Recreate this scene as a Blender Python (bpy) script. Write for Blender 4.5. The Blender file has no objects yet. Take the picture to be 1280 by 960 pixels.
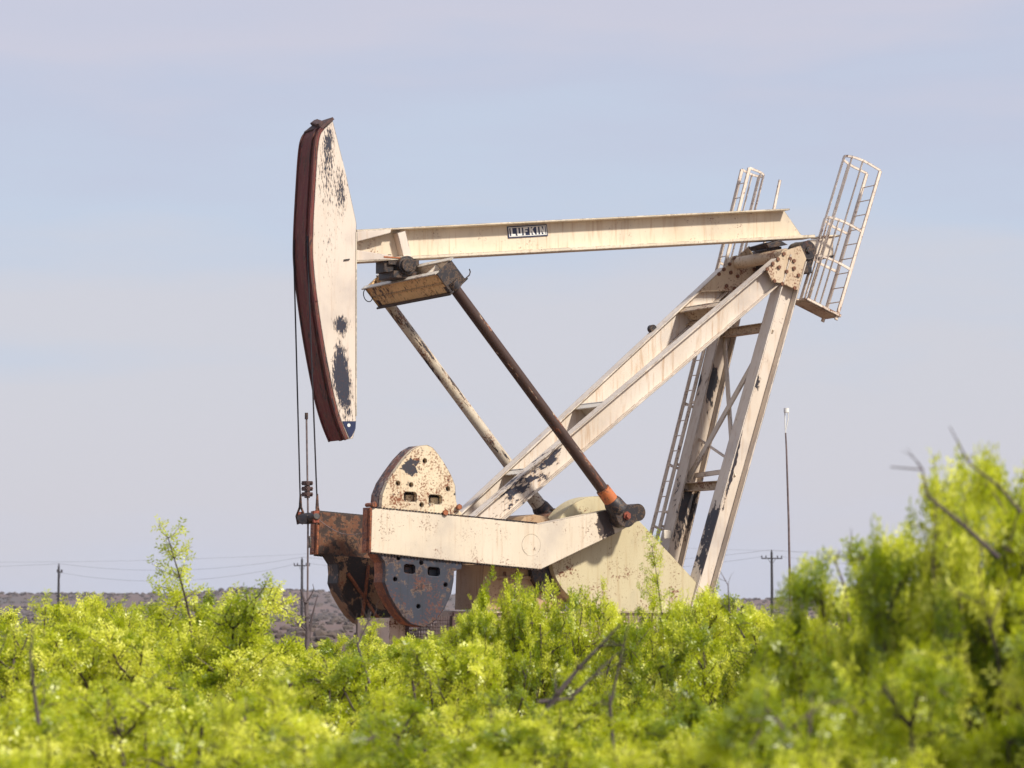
import bpy, bmesh, math, random
import numpy as np
from mathutils import Vector, Matrix, noise
random.seed(7); rng = np.random.default_rng(11)
S = bpy.context.scene
COL = S.collection
R = math.radians

# ------------------------------------------------------------------ camera
FPX, HOR, ZC = 3706.0, 765.0, 2.2
PITCH = math.atan((HOR-480)/FPX)
cam = bpy.data.cameras.new('camera'); co = bpy.data.objects.new('camera', cam); COL.objects.link(co)
co.location = (0, 0, ZC); co.rotation_euler = (math.pi/2+PITCH, 0, 0)
cam.sensor_width = 36; cam.lens = FPX/1280*36; cam.clip_start = .5; cam.clip_end = 30000
cam.dof.use_dof = True; cam.dof.focus_distance = 53; cam.dof.aperture_fstop = 2.9; cam.dof.aperture_blades = 7
S.camera = co
# ------------------------------------------------------------------ world and sun
SUN_AZ, SUN_EL = R(128), R(43)      # azimuth from +Y towards +X
w = bpy.data.worlds.new('World'); S.world = w; w.use_nodes = True
nt = w.node_tree; N = nt.nodes; L = nt.links; N.clear()
out = N.new('ShaderNodeOutputWorld'); bg = N.new('ShaderNodeBackground'); bg.inputs[1].default_value = .104
sky = N.new('ShaderNodeTexSky'); sky.sky_type = 'NISHITA'; sky.sun_disc = False
sky.sun_elevation = SUN_EL; sky.sun_rotation = SUN_AZ; sky.air_density = 1.2; sky.dust_density = 2.0
tc = N.new('ShaderNodeTexCoord'); mp = N.new('ShaderNodeMapping'); mp.inputs['Scale'].default_value = (7, 7, 34)
L.new(tc.outputs['Generated'], mp.inputs[0])
n1 = N.new('ShaderNodeTexNoise'); n1.inputs['Scale'].default_value = 1.1; n1.inputs['Detail'].default_value = 5; n1.inputs['Roughness'].default_value = .5
L.new(mp.outputs[0], n1.inputs['Vector'])
sx = N.new('ShaderNodeSeparateXYZ'); L.new(tc.outputs['Generated'], sx.inputs[0])
ma = N.new('ShaderNodeMath'); ma.operation = 'MULTIPLY_ADD'; L.new(n1.outputs['Fac'], ma.inputs[0]); ma.inputs[1].default_value = .13; L.new(sx.outputs['Z'], ma.inputs[2])
cr = N.new('ShaderNodeValToRGB'); e = cr.color_ramp.elements           # thin banded cloud veil
e[0].position = .055; e[0].color = (4.95, 5.15, 6.15, 1); e[1].position = 1; e[1].color = (4.6, 4.9, 6.0, 1)
for p_, c_ in ((.10, (5.15, 5.1, 5.7)), (.155, (5.1, 5.1, 5.7)), (.20, (4.45, 5.0, 6.15)), (.235, (4.4, 4.7, 5.85)), (.265, (4.9, 4.85, 5.75)), (.33, (4.5, 4.7, 5.8))):
    x = e.new(p_); x.color = (*c_, 1)
L.new(ma.outputs[0], cr.inputs[0])
mx = N.new('ShaderNodeMix'); mx.data_type = 'RGBA'; mx.inputs[0].default_value = .9
L.new(sky.outputs[0], mx.inputs[6]); L.new(cr.outputs[0], mx.inputs[7]); L.new(mx.outputs[2], bg.inputs[0]); L.new(bg.outputs[0], out.inputs[0])
sl = bpy.data.lights.new('sun', 'SUN'); sl.energy = 4.0; sl.angle = R(4); sl.color = (1, .94, .84)
so = bpy.data.objects.new('sun', sl); COL.objects.link(so)
sd = Vector((math.sin(SUN_AZ)*math.cos(SUN_EL), math.cos(SUN_AZ)*math.cos(SUN_EL), math.sin(SUN_EL)))
so.rotation_euler = sd.to_track_quat('Z', 'Y').to_euler(); so.location = (0, 0, 60)
S.view_settings.view_transform = 'Standard'; S.view_settings.look = 'None'; S.view_settings.exposure = .3; S.view_settings.gamma = 1

# ------------------------------------------------------------------ helpers
THETA = R(30)
ROOT = Vector(((700-640)/FPX*53, 53, 0))
ct, st = math.cos(THETA), math.sin(THETA)
def ray(px, py):
    a, b = (px-640)/FPX, (480-py)/FPX
    return Vector((a, math.cos(PITCH)-b*math.sin(PITCH), math.sin(PITCH)+b*math.cos(PITCH)))
def P(px, py, v=0.):
    """machine coordinates (u, v, z) of the sight line where it meets the plane v"""
    d = ray(px, py); c = Vector((0, 0, ZC))-ROOT
    du, dv = d.x*ct+d.y*st, -d.x*st+d.y*ct
    cu, cv = c.x*ct+c.y*st, -c.x*st+c.y*ct
    t = (v-cv)/dv
    return Vector((cu+t*du, v, ZC+t*d.z))
def W(px, py, dist):
    d = ray(px, py); t = dist/d.y
    return Vector((d.x*t, dist, ZC+d.z*t))

class MB:
    def __init__(s): s.v = []; s.f = []; s.sm = []
    def add(s, vs, fs, smooth=False):
        o = len(s.v); s.v += [tuple(x) for x in vs]; s.f += [tuple(i+o for i in f) for f in fs]; s.sm += [smooth]*len(fs); return s
    def boxf(s, c, ax, hs):       # centre, three axes, half sizes
        vs = []
        for i in (-1, 1):
            for j in (-1, 1):
                for k in (-1, 1): vs.append(Vector(c)+ax[0]*(i*hs[0])+ax[1]*(j*hs[1])+ax[2]*(k*hs[2]))
        fs = [(0,1,3,2),(4,6,7,5),(0,4,5,1),(2,3,7,6),(0,2,6,4),(1,5,7,3)]
        return s.add(vs, fs)
    def box(s, lo, hi):
        lo, hi = Vector(lo), Vector(hi); c = (lo+hi)/2; h = (hi-lo)/2
        return s.boxf(c, (Vector((1,0,0)), Vector((0,1,0)), Vector((0,0,1))), h)
    def bar(s, a, b, wa, wb, up=(0, 1, 0)):    # rectangular bar: wa along up, wb across
        a, b = Vector(a), Vector(b); d = (b-a).normalized(); up = Vector(up); up = (up-d*up.dot(d)).normalized(); q = d.cross(up)
        return s.boxf((a+b)/2, (d, up, q), ((b-a).length/2, wa/2, wb/2))
    def tube(s, pts, r, n=8, cap=True):
        pts = [Vector(p) for p in pts]; rs = r if isinstance(r, (list, tuple)) else [r]*len(pts)
        vs = []; ref = None
        for i, p in enumerate(pts):
            d = (pts[min(i+1, len(pts)-1)]-pts[max(i-1, 0)]).normalized()
            if ref is None: ref = Vector((0, 0, 1)) if abs(d.z) < .9 else Vector((1, 0, 0))
            x = (ref-d*ref.dot(d)).normalized(); y = d.cross(x); ref = x
            for k in range(n):
                a = 2*math.pi*k/n; vs.append(p+(x*math.cos(a)+y*math.sin(a))*rs[i])
        fs = [(i*n+k, i*n+(k+1) % n, (i+1)*n+(k+1) % n, (i+1)*n+k) for i in range(len(pts)-1) for k in range(n)]
        s.add(vs, fs, True)
        if cap:
            s.add(vs[:n], [tuple(range(n-1, -1, -1))]); s.add(vs[-n:], [tuple(range(n))])
        return s
    def cyl(s, c, axis, r, h, n=16):
        axis = Vector(axis).normalized(); return s.tube([Vector(c)-axis*h/2, Vector(c)+axis*h/2], r, n)
    def prism(s, pts, dv, holes=()):
        """planar outline (list of Vectors) pushed along vector dv, with holes"""
        bm = bmesh.new()
        loops = [list(pts)]+[list(h) for h in holes]
        ed = []; allv = []
        for lp in loops:
            vv = [bm.verts.new(p) for p in lp]; allv.append(vv)
            ed += [bm.edges.new((vv[i], vv[(i+1) % len(vv)])) for i in range(len(vv))]
        if holes: bmesh.ops.triangle_fill(bm, use_beauty=True, use_dissolve=False, edges=ed)
        else: bm.faces.new(allv[0])
        bm.verts.index_update()
        base = [v.co.copy() for v in bm.verts]; nf = [[v.index for v in f.verts] for f in bm.faces]
        lidx = [[v.index for v in vv] for vv in allv]; bm.free()
        n = len(base); dv = Vector(dv)
        s.add(base+[b+dv for b in base], nf+[[i+n for i in reversed(f)] for f in nf] +
              [(lp[i], lp[(i+1) % len(lp)], lp[(i+1) % len(lp)]+n, lp[i]+n) for lp in lidx for i in range(len(lp))])
        return s
    def ibeam(s, a, b, up, depth, width, tf=.03, tw=.03):
        """I section from a to b; flanges are perpendicular to up"""
        a, b = Vector(a), Vector(b); d = (b-a).normalized(); up = Vector(up); up = (up-d*up.dot(d)).normalized(); q = d.cross(up)
        h, w_ = depth/2, width/2
        c = [(-w_,-h),(w_,-h),(w_,-h+tf),(tw/2,-h+tf),(tw/2,h-tf),(w_,h-tf),(w_,h),(-w_,h),(-w_,h-tf),(-tw/2,h-tf),(-tw/2,-h+tf),(-w_,-h+tf)]
        vs = [p+q*x+up*y for p in (a, b) for x, y in c]
        fs = [(i, (i+1) % 12, (i+1) % 12+12, i+12) for i in range(12)]
        for o in (0, 12):
            for q4 in ((0,1,2,11),(2,3,10,11),(3,4,9,10),(4,5,8,9),(5,6,7,8)): fs.append(tuple(i+o for i in q4))
        return s.add(vs, fs)
    def build(s, name, mat, parent=None, normals=True):
        me = bpy.data.meshes.new(name); me.from_pydata(s.v, [], s.f); me.update()
        me.polygons.foreach_set('use_smooth', s.sm)
        if normals:
            bm = bmesh.new(); bm.from_mesh(me); bmesh.ops.recalc_face_normals(bm, faces=bm.faces); bm.to_mesh(me); bm.free()
        for m in (mat if isinstance(mat, (list, tuple)) else [mat]): me.materials.append(m)
        o = bpy.data.objects.new(name, me); COL.objects.link(o)
        if parent: o.parent = parent
        return o
def tag(o, label=None, cat=None, group=None, kind=None):
    for k, x in (('label', label), ('category', cat), ('group', group), ('kind', kind)):
        if x: o[k] = x
    return o
def empty(name, loc, rz=0):
    o = bpy.data.objects.new(name, None); COL.objects.link(o); o.location = loc; o.rotation_euler = (0, 0, rz); o.empty_display_size = .3
    return o

# ------------------------------------------------------------------ materials
def mat_new(name):
    m = bpy.data.materials.new(name); m.use_nodes = True
    return m, m.node_tree.nodes, m.node_tree.links, m.node_tree.nodes['Principled BSDF']
def mth(N, L, op, a, b=None, clamp=False):
    n = N.new('ShaderNodeMath'); n.operation = op; n.use_clamp = clamp
    for i, x in enumerate((a, b)):
        if x is None: continue
        if isinstance(x, (int, float)): n.inputs[i].default_value = x
        else: L.new(x, n.inputs[i])
    return n.outputs[0]
def nz(N, L, vec, scale, detail=4, rough=.55, loc=(0, 0, 0), sc=(1, 1, 1), rot=(0, 0, 0)):
    m = N.new('ShaderNodeMapping'); m.inputs['Location'].default_value = loc; m.inputs['Scale'].default_value = sc; 
    if rot[1]:
        vr = N.new('ShaderNodeVectorRotate'); vr.rotation_type = 'Y_AXIS'; vr.inputs['Angle'].default_value = rot[1]; L.new(vec, vr.inputs[0]); vec = vr.outputs[0]
    L.new(vec, m.inputs[0]); n = N.new('ShaderNodeTexNoise'); n.inputs['Scale'].default_value = scale
    n.inputs['Detail'].default_value = detail; n.inputs['Roughness'].default_value = rough; L.new(m.outputs[0], n.inputs['Vector'])
    return n.outputs['Fac']
def step(N, L, x, t, wd=.02):
    n = N.new('ShaderNodeMapRange'); n.interpolation_type = 'SMOOTHSTEP'; L.new(x, n.inputs[0])
    if isinstance(t, (int, float)): n.inputs[1].default_value = t-wd; n.inputs[2].default_value = t+wd
    else: L.new(mth(N, L, 'SUBTRACT', t, wd), n.inputs[1]); L.new(mth(N, L, 'ADD', t, wd), n.inputs[2])
    return n.outputs[0]
def mixc(N, L, f, a, b):
    n = N.new('ShaderNodeMix'); n.data_type = 'RGBA'
    for i, x in ((0, f), (6, a), (7, b)):
        if isinstance(x, (int, float)): n.inputs[i].default_value = x
        elif isinstance(x, tuple): n.inputs[i].default_value = (*x, 1)
        else: L.new(x, n.inputs[i])
    return n.outputs[2]
CREAM = (.68, .58, .46); NAVY = (.018, .022, .04); RUST = (.30, .085, .022); DRUST = (.085, .03, .018)
def paint(name, base=CREAM, under=NAVY, chip=.70, rust=.68, patches=(), sc=(1, 1, 1), rot=(0, 0, 0), fine=9., dirt=.35, rough=.55, rustc=RUST, seed=0, edge=.29):
    """weathered paint: chips to the undercoat, rust blooms, soft grime; patches = (point, radii, gain[, turn])"""
    m, N, L, b = mat_new(name); tc = N.new('ShaderNodeTexCoord').outputs['Object']
    ps = None
    for p in patches:
        c, r, g = p[:3]; turn = p[3] if len(p) > 3 else 0
        sub = N.new('ShaderNodeVectorMath'); sub.operation = 'SUBTRACT'; L.new(tc, sub.inputs[0]); sub.inputs[1].default_value = c
        o = sub.outputs[0]
        if turn:
            vr = N.new('ShaderNodeVectorRotate'); vr.rotation_type = 'Y_AXIS'; vr.inputs['Angle'].default_value = turn; L.new(o, vr.inputs[0]); o = vr.outputs[0]
        mu = N.new('ShaderNodeVectorMath'); mu.operation = 'MULTIPLY'; L.new(o, mu.inputs[0]); mu.inputs[1].default_value = tuple(1/x for x in r)
        ln = N.new('ShaderNodeVectorMath'); ln.operation = 'LENGTH'; L.new(mu.outputs[0], ln.inputs[0])
        q = mth(N, L, 'MULTIPLY', mth(N, L, 'SUBTRACT', 1, ln.outputs['Value'], True), g)
        ps = q if ps is None else mth(N, L, 'ADD', ps, q)
    lo = (seed*3.1, seed*1.7, seed*2.3)
    f1 = nz(N, L, tc, fine, 8, .72, lo, sc, rot); f2 = nz(N, L, tc, 2.2, 5, .6, (3+seed, 1, 2)); f3 = nz(N, L, tc, 26, 4, .7, (9, 4+seed, 2))
    f = f1
    if ps is not None: f = mth(N, L, 'ADD', f1, ps)
    bv = N.new('ShaderNodeBevel'); bv.samples = 4; bv.inputs['Radius'].default_value = .022
    ge = N.new('ShaderNodeNewGeometry'); dt = N.new('ShaderNodeVectorMath'); dt.operation = 'DOT_PRODUCT'
    L.new(bv.outputs[0], dt.inputs[0]); L.new(ge.outputs['Normal'], dt.inputs[1])
    em = mth(N, L, 'SUBTRACT', 1, step(N, L, dt.outputs['Value'], .955, .035))
    eb_ = nz(N, L, tc, 1.6, 4, .6, (seed, 7, 3))
    f = mth(N, L, 'ADD', f, mth(N, L, 'MULTIPLY', em, mth(N, L, 'MULTIPLY', step(N, L, eb_, .44, .14), edge)))
    cm = step(N, L, f, chip, .012); rim = step(N, L, f, chip-.035, .03)
    rs = mth(N, L, 'ADD', mth(N, L, 'MULTIPLY', f2, .45), mth(N, L, 'MULTIPLY', f3, .55)); rm = step(N, L, rs, rust-.1, .05)
    g1 = nz(N, L, tc, 1.3, 6, .6, (5, 5, seed), (1, 1, .45)); gm = mth(N, L, 'MULTIPLY', step(N, L, g1, .55, .22), dirt)
    streak = mth(N, L, 'MULTIPLY', step(N, L, nz(N, L, tc, 5, 4, .6, (seed, 2, 0), (3.2, 3.2, .25)), .62, .12), dirt*1.2)
    c = mixc(N, L, gm, base, tuple(x*y for x, y in zip(base, (.72, .66, .58))))
    sm = mth(N, L, 'MULTIPLY', step(N, L, nz(N, L, tc, .9, 5, .55, (seed*2, 9, 4)), .60, .10), .42)
    c = mixc(N, L, sm, c, tuple(x*.55 for x in base[:2])+(base[2]*.62,))
    c = mixc(N, L, streak, c, tuple(x*y for x, y in zip(base, (.66, .50, .36))))
    c = mixc(N, L, mth(N, L, 'MULTIPLY', rim, .35), c, (.36, .2, .09))
    c = mixc(N, L, rm, c, mixc(N, L, f3, rustc, DRUST))
    c = mixc(N, L, cm, c, mixc(N, L, step(N, L, f3, .56, .1), under, tuple(x*.6+y*.4 for x, y in zip(under, DRUST))))
    L.new(c, b.inputs['Base Color']); b.inputs['Roughness'].default_value = rough
    bp = N.new('ShaderNodeBump'); bp.inputs['Strength'].default_value = .35; bp.inputs['Distance'].default_value = .01
    hh = mth(N, L, 'SUBTRACT', mth(N, L, 'MULTIPLY', f3, .35), cm); L.new(hh, bp.inputs['Height']); L.new(bv.outputs[0], bp.inputs['Normal']); L.new(bp.outputs[0], b.inputs['Normal'])
    return m
def plain(name, col, rough=.7, var=.35, scale=8, metal=0):
    m, N, L, b = mat_new(name); tc = N.new('ShaderNodeTexCoord').outputs['Object']
    f = nz(N, L, tc, scale, 6, .65)
    L.new(mixc(N, L, step(N, L, f, .5, .2), tuple(x*(1-var) for x in col), tuple(min(1, x*(1+var)) for x in col)), b.inputs['Base Color'])
    b.inputs['Roughness'].default_value = rough; b.inputs['Metallic'].default_value = metal
    bp = N.new('ShaderNodeBump'); bp.inputs['Strength'].default_value = .3; bp.inputs['Distance'].default_value = .01; L.new(f, bp.inputs['Height']); L.new(bp.outputs[0], b.inputs['Normal'])
    return m

hp = lambda x, y: tuple(P(x, y, -.31))
M_head = paint('head_paint', (.70, .60, .50), NAVY, .725, .80, [
    (hp(427, 405), (.26, .5, .24), .36), (hp(426, 450), (.22, .5, .85), .27), (hp(434, 500), (.22, .5, .8), .34), (hp(422, 470), (.24, .5, .7), .25),
    (hp(411, 175), (.15, .5, .45), .23), (hp(428, 240), (.18, .5, .6), .24), (hp(408, 205), (.38, .5, .95), .20), (hp(411, 300), (.5, .5, 1.7), .155)],
    sc=(2.3, 1, .45), rot=(0, R(4), 0), fine=19, dirt=.25)
M_front = paint('wear_plate_rust', (.17, .036, .030), (.02, .014, .02), .58, .66, sc=(2, 2, .25), fine=7, dirt=.6, rustc=(.16, .045, .02), rough=.75)
M_cream = paint('cream_paint', CREAM, NAVY, .70, .72, dirt=.4)
M_beam = paint('beam_paint', (.72, .62, .47), (.03, .03, .03), .70, .72, fine=13, dirt=.5, seed=2)
st_turn = math.atan2(P(940, 340, -.8).z-P(640, 600, -.4).z, P(940, 340, -.8).x-P(640, 600, -.4).x)
sp = lambda x, y: tuple(P(x, y, -.45))
M_strut = paint('strut_paint', (.72, .63, .53), NAVY, .70, .76, [
    (sp(650, 610), (1.15, .5, .42), .29, st_turn), (sp(690, 570), (.5, .5, .2), .24, st_turn)], sc=(1.3, 1, .55), rot=(0, -.93, 0), fine=8, dirt=.65, seed=4)
lp = lambda x, y: tuple(P(x, y, -.8))
M_leg = paint('leg_paint', (.72, .63, .53), (.02, .02, .028), .685, .74, [
    (lp(883, 700), (.14, .6, .6), 0.39, -.25), (lp(893, 655), (.10, .6, .6), 0.36, -.25), (lp(946, 478), (.13, .6, .35), .30, -.25), (lp(915, 600), (.08, .6, 1.), 0.28, -.25), (lp(925, 560), (.06, .6, 1.), 0.28, -.25)],
    sc=(2, 1, .8), rot=(0, -.25, 0), fine=6, dirt=.4, seed=6)
M_legfar = paint('far_leg_paint', (.55, .46, .37), (.016, .016, .02), .66, .80, [
    (tuple(P(888, 480, .8)), (.25, .6, .7), .3, -.25), (tuple(P(862, 640, .7)), (.5, .6, 1.1), .32, -.25)], sc=(1.4, 1, .5), fine=4, dirt=.6, seed=8)  # far leg: duller base, broad black patches at mid height and lower down
M_pit = paint('pitman_paint', (.60, .52, .40), (.022, .018, .02), .57, .66, sc=(1.3, 1.3, .22), rot=(0, .69, 0), fine=9, seed=3)
M_pitn = paint('near_pitman_paint', (.52, .42, .31), (.05, .024, .016), .42, .58, sc=(1.3, 1.3, .25), rot=(0, .69, 0), fine=7, seed=5)
M_orange = paint('orange_band', (.62, .18, .05), (.05, .02, .015), .58, .66, dirt=.5, fine=14)
M_black = paint('greasy_black_iron', (.02, .016, .018), (.008, .007, .008), .56, .70, dirt=.3, fine=9, rough=.5, rustc=(.12, .04, .02), seed=33, edge=.1)
M_pin = plain('rusty_pin', (.26, .06, .03), .7, .4, 20)
M_arm = paint('arm_paint', (.72, .62, .48), (.05, .035, .03), .685, .70, [
    (tuple(P(758, 648, -1.1)), (.24, .4, .6), .5), (tuple(P(664, 681, -1.1)), (.2, .3, .2), .15), (tuple(P(748, 655, -1.1)), (.22, .4, .5), .16)], dirt=.35, fine=8, seed=9)
M_armend = paint('orange_rust_end', (.42, .13, .045), (.12, .035, .02), .56, .60, dirt=.7, fine=8)
M_armfar = paint('far_arm_rust', (.20, .10, .055), (.035, .02, .014), .50, .56, dirt=.6, fine=9, rustc=(.22, .085, .03), seed=12)
M_wtop = paint('weight_paint', (.74, .61, .42), (.03, .03, .04), .625, .648, [
    (tuple(P(512, 584, -1.08)), (.22,.4,.2), .35), (tuple(P(530, 566, -1.08)), (.3, .4, .15), .05)], dirt=.4, fine=10, rustc=(.36, .11, .025), seed=13)
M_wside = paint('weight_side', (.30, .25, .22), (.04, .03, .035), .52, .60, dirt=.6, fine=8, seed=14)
M_wlow = paint('lower_weight_blue', (.034, .040, .060), (.03, .018, .02), .60, .66, [], dirt=.5, fine=4, rustc=(.20, .055, .02), seed=15)
M_wfar = paint('far_weight_rust', (.30, .17, .09), (.012, .009, .009), .49, .66, [(tuple(P(430, 720, .7)), (.6, .5, .5), .1)], dirt=.6, fine=2.6, seed=17)
M_guard = paint('olive_guard_paint', (.58, .50, .31), (.10, .06, .03), .69, .69, [
    (tuple(P(760, 690, -.75)), (.5, .4, .4), .07)], dirt=.35, fine=11, seed=19)
M_gear = paint('gearbox_tan', (.50, .34, .20), (.05, .03, .02), .66, .68, dirt=.6, fine=4, seed=21)
M_eq = paint('equalizer_bounce_tan', (.86, .58, .28), (.03, .03, .045), .62, .66, [(tuple(P(487, 362, 1.)), (.8, .6, .3), .14)], sc=(1, 2.2, .7), dirt=.5, fine=8, seed=23)  # tan base brightened and warmed to stand in for light bounced off the ground
M_eqin = paint('equalizer_cream', (.70, .64, .54), (.05, .04, .04), .66, .70, dirt=.5, fine=9, seed=24)
M_white = paint('ladder_paint', (.80, .69, .58), (.10, .06, .05), .67, .69, dirt=.4, fine=14, seed=26)
M_plate_bolted = paint('gusset_plate', (.60, .47, .32), (.03, .02, .02), .70, .66, dirt=.5, fine=9, seed=27)
M_bolt = plain('rusty_bolt', (.16, .065, .03), .7, .5, 30)
M_rope = plain('wire_rope', (.035, .03, .035), .5, .3, 30, .4)
M_steel = plain('dull_steel', (.22, .17, .16), .45, .3, 12, .5)
M_navy = plain('navy_enamel', (.018, .026, .075), .4, .15, 10)
M_letter = plain('white_enamel', (.78, .77, .72), .45, .08, 10)
M_brownrail = plain('rusty_rail', (.075, .04, .035), .8, .4, 10)
M_meshw = plain('mesh_wire', (.16, .10, .09), .7, .3, 10)
M_base = paint('base_tan', (.64, .48, .37), (.06, .04, .03), .68, .68, dirt=.6, fine=4, seed=30)

# ------------------------------------------------------------------ the pumpjack
pj = empty('pumpjack', ROOT, THETA)
tag(pj, 'weathered cream pumpjack with peeling paint, tall horse head and rusty counterweights standing behind the bushes', 'pumpjack')
Y = Vector((0, 1, 0))
def rect_px(x0, y0, x1, y1, v, r=0):
    return [P(x0, y0, v), P(x1, y0, v), P(x1, y1, v), P(x0, y1, v)]
def circ(c, r, n=10):
    return [Vector((c.x+r*math.cos(2*math.pi*k/n), c.y, c.z+r*math.sin(2*math.pi*k/n))) for k in range(n)]

# horse head
HV = .31
front_px = [(404,160.5),(398,168),(395.5,186),(394,205),(391.8,242),(389.8,280),(389,310),(389.7,325),(391,342),(393,360),(395.5,378),(400,411),(406,445),(412,476),(417,500),(423,521),(428,535),(434,549)]
back_px = [(441,548),(444,537),(445,526),(445.3,400),(445.5,279),(432.5,218),(416,151)]
fp = [P(x, y, -HV) for x, y in front_px]; bp_ = [P(x, y, -HV) for x, y in back_px]
def smooth(ps, k=4):
    o = []
    for i in range(len(ps)-1):
        a, b, c, d = ps[max(i-1, 0)], ps[i], ps[i+1], ps[min(i+2, len(ps)-1)]
        for j in range(k):
            t = j/k; o.append(.5*((2*b)+(c-a)*t+(2*a-5*b+4*c-d)*t*t+(3*b-a-3*c+d)*t**3))
    return o+[ps[-1]]
fp0 = fp; fp = smooth(fp)
# ease the traced points into a fair curve
for _ in range(6): fp = [fp[0]]+[(fp[i-1]+fp[i]*2+fp[i+1])/4 for i in range(1, len(fp)-1)]+[fp[-1]]
hh = MB(); ins = Vector((.03, 0, 0))
hh.prism([p+ins for p in fp]+bp_, Y*2*HV)
head = hh.build('horse_head', M_head, pj)
def strip(profile, v0, v1, out, th):
    """curved slab along the profile (outward shift, thickness)"""
    m = MB(); n = len(profile); vs = []
    for i, p in enumerate(profile):
        d = (profile[min(i+1, n-1)]-profile[max(i-1, 0)]); d.y = 0; d.normalize(); nrm = Vector((d.z, 0, -d.x))
        if nrm.x > 0: nrm = -nrm
        a = p+nrm*out; b_ = p+nrm*(out+th)
        for q in (a, b_):
            for v in (v0, v1): vs.append(Vector((q.x, v, q.z)))
    fs = []
    for i in range(n-1):
        o = i*4; fs += [(o, o+4, o+5, o+1), (o+2, o+3, o+7, o+6), (o, o+2, o+6, o+4), (o+1, o+5, o+7, o+3)]
    fs += [(0, 1, 3, 2), tuple(x+(n-1)*4 for x in (0, 2, 3, 1))]
    return m.add(vs, fs)
strip(fp, -HV-.01, HV+.01, -.02, .045).build('wear_plate', M_front, head)
for v0, v1, th in ((-.325, -.29, .022), (-.19, -.10, .03), (.29, .325, .022)):
    strip(fp, v0, v1, .0255, th).build('guide_strip', M_front, head)
top = MB(); a = P(404, 160.5, -HV); b_ = P(416, 151, -HV)
nn = Vector((-(b_-a).z, 0, (b_-a).x)).normalized()
top.boxf((a+b_)/2+nn*.03+Y*HV, ((b_-a).normalized(), Y, nn), ((b_-a).length/2+.03, HV+.02, .025))
for k in range(4): top.boxf(a+(b_-a)*(.15+.22*k)+nn*.085+Y*(.1+.14*k), ((b_-a).normalized(), Y, nn), (.05, .07, .03))
top.build('top_bracket', M_brownrail, head)
# painted navy toe and its hole
toe = MB(); tp = [P(x, y, -HV-.004) for x, y in [(428,526.5),(444.8,526.5),(444.2,536),(440,545),(437,548),(434,541),(431,534)]]
toe.prism([p for p in tp], Vector((0, -.006, 0)), [circ(P(436, 531.5, -HV-.004), .032, 12)])
toe.build('toe_plate', M_navy, head)
dsc = MB(); dsc.cyl(P(436, 531.5, -HV-.004), Y, .031, .008, 14); dsc.build('hole_plug', M_letter, head)
nb = MB(); nb.bar(P(430, 325, -HV-.012), P(437, 324, -HV-.012), .02, .02); nb.build('latch', M_black, head)
ep = MB(); ep.bar(P(445.2, 290, -HV), P(445, 520, -HV), .02, .02); ep.build('edge_weld', M_beam, head)
hk = MB(); hk.prism([P(x, y, -HV-.02) for x, y in [(391,354),(394.5,354),(396.5,377),(393.5,377)]], Vector((0, .1, 0))); hk.build('side_lug', M_front, head)

# walking beam
FV = .21
tl, tr = P(446, 287, -FV), P(987, 260.5, -FV); bl, br_ = P(446, 327.5, -FV), P(1019, 296.8, -FV)
dB = (tr-tl).normalized(); up = Vector((-dB.z, 0, dB.x))
wb = MB()
z0 = lambda p: Vector((p.x, 0, p.z))
web = [z0(tl), z0(tr), z0(P(1004, 298, 0)), z0(bl)]
wb.prism([p+Y*-.012 for p in web], Y*.024)
beam = wb.build('walking_beam', M_beam, pj)
m = MB(); m.prism([tl, tr, tr-up*.03, tl-up*.03], Y*2*FV); m.build('top_flange', M_beam, beam)
dB2 = (br_-bl).normalized(); up2 = Vector((-dB2.z, 0, dB2.x))
m = MB(); m.prism([bl+up2*.055, br_+up2*.055, br_, bl], Y*2*FV); m.build('bottom_flange', M_beam, beam)
for sgn in (-1, 1):
    m = MB(); q = lambda x, y, v: Vector((P(x, y, -FV).x, v*sgn*-1, P(x, y, -FV).z))
    for poly in ([(446,288.6),(489,286.5),(488,291),(446.5,302)], [(446,312.5),(490,319.5),(489,324),(446,326)]):
        m2 = MB(); pts = [P(x, y, -FV) for x, y in poly]
        m2.prism([Vector((p.x, sgn*(FV+.004), p.z)) for p in pts], Vector((0, sgn*-.02, 0))); m2.build('gusset', M_head, beam)
    m3 = MB(); A = z0(P(499, 290.5, -.1)); B = z0(P(507, 322.3, -.1))
    m3.bar(A+Y*sgn*.10, B+Y*sgn*.10, .17, .16, Y); m3.build('stiffener', M_head, beam)
# name plate on the web
pc = [P(634.5, 283.2, -.02), P(684, 280.3, -.02), P(684, 294.8, -.02), P(634.5, 297.8, -.02)]
e1 = (pc[1]-pc[0]); wl = e1.length; e1.normalize(); e2 = Vector((-e1.z, 0, e1.x)); hl = (pc[0]-pc[3]).length; cc = (pc[0]+pc[1]+pc[2]+pc[3])/4
m = MB(); m.boxf(cc, (e1, Y, e2), (wl/2, .008, hl/2)); plate = m.build('name_plate', M_navy, beam)
fr = MB()
for sx in (-1, 1): fr.boxf(cc+e1*sx*(wl/2-.026)+Y*-.009, (e1, Y, e2), (.006, .003, hl/2-.02))
for sx in (-1, 1): fr.boxf(cc+e2*sx*(hl/2-.026)+Y*-.009, (e1, Y, e2), (wl/2-.033, .003, .006))
fr.build('plate_border', M_letter, plate)
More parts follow.
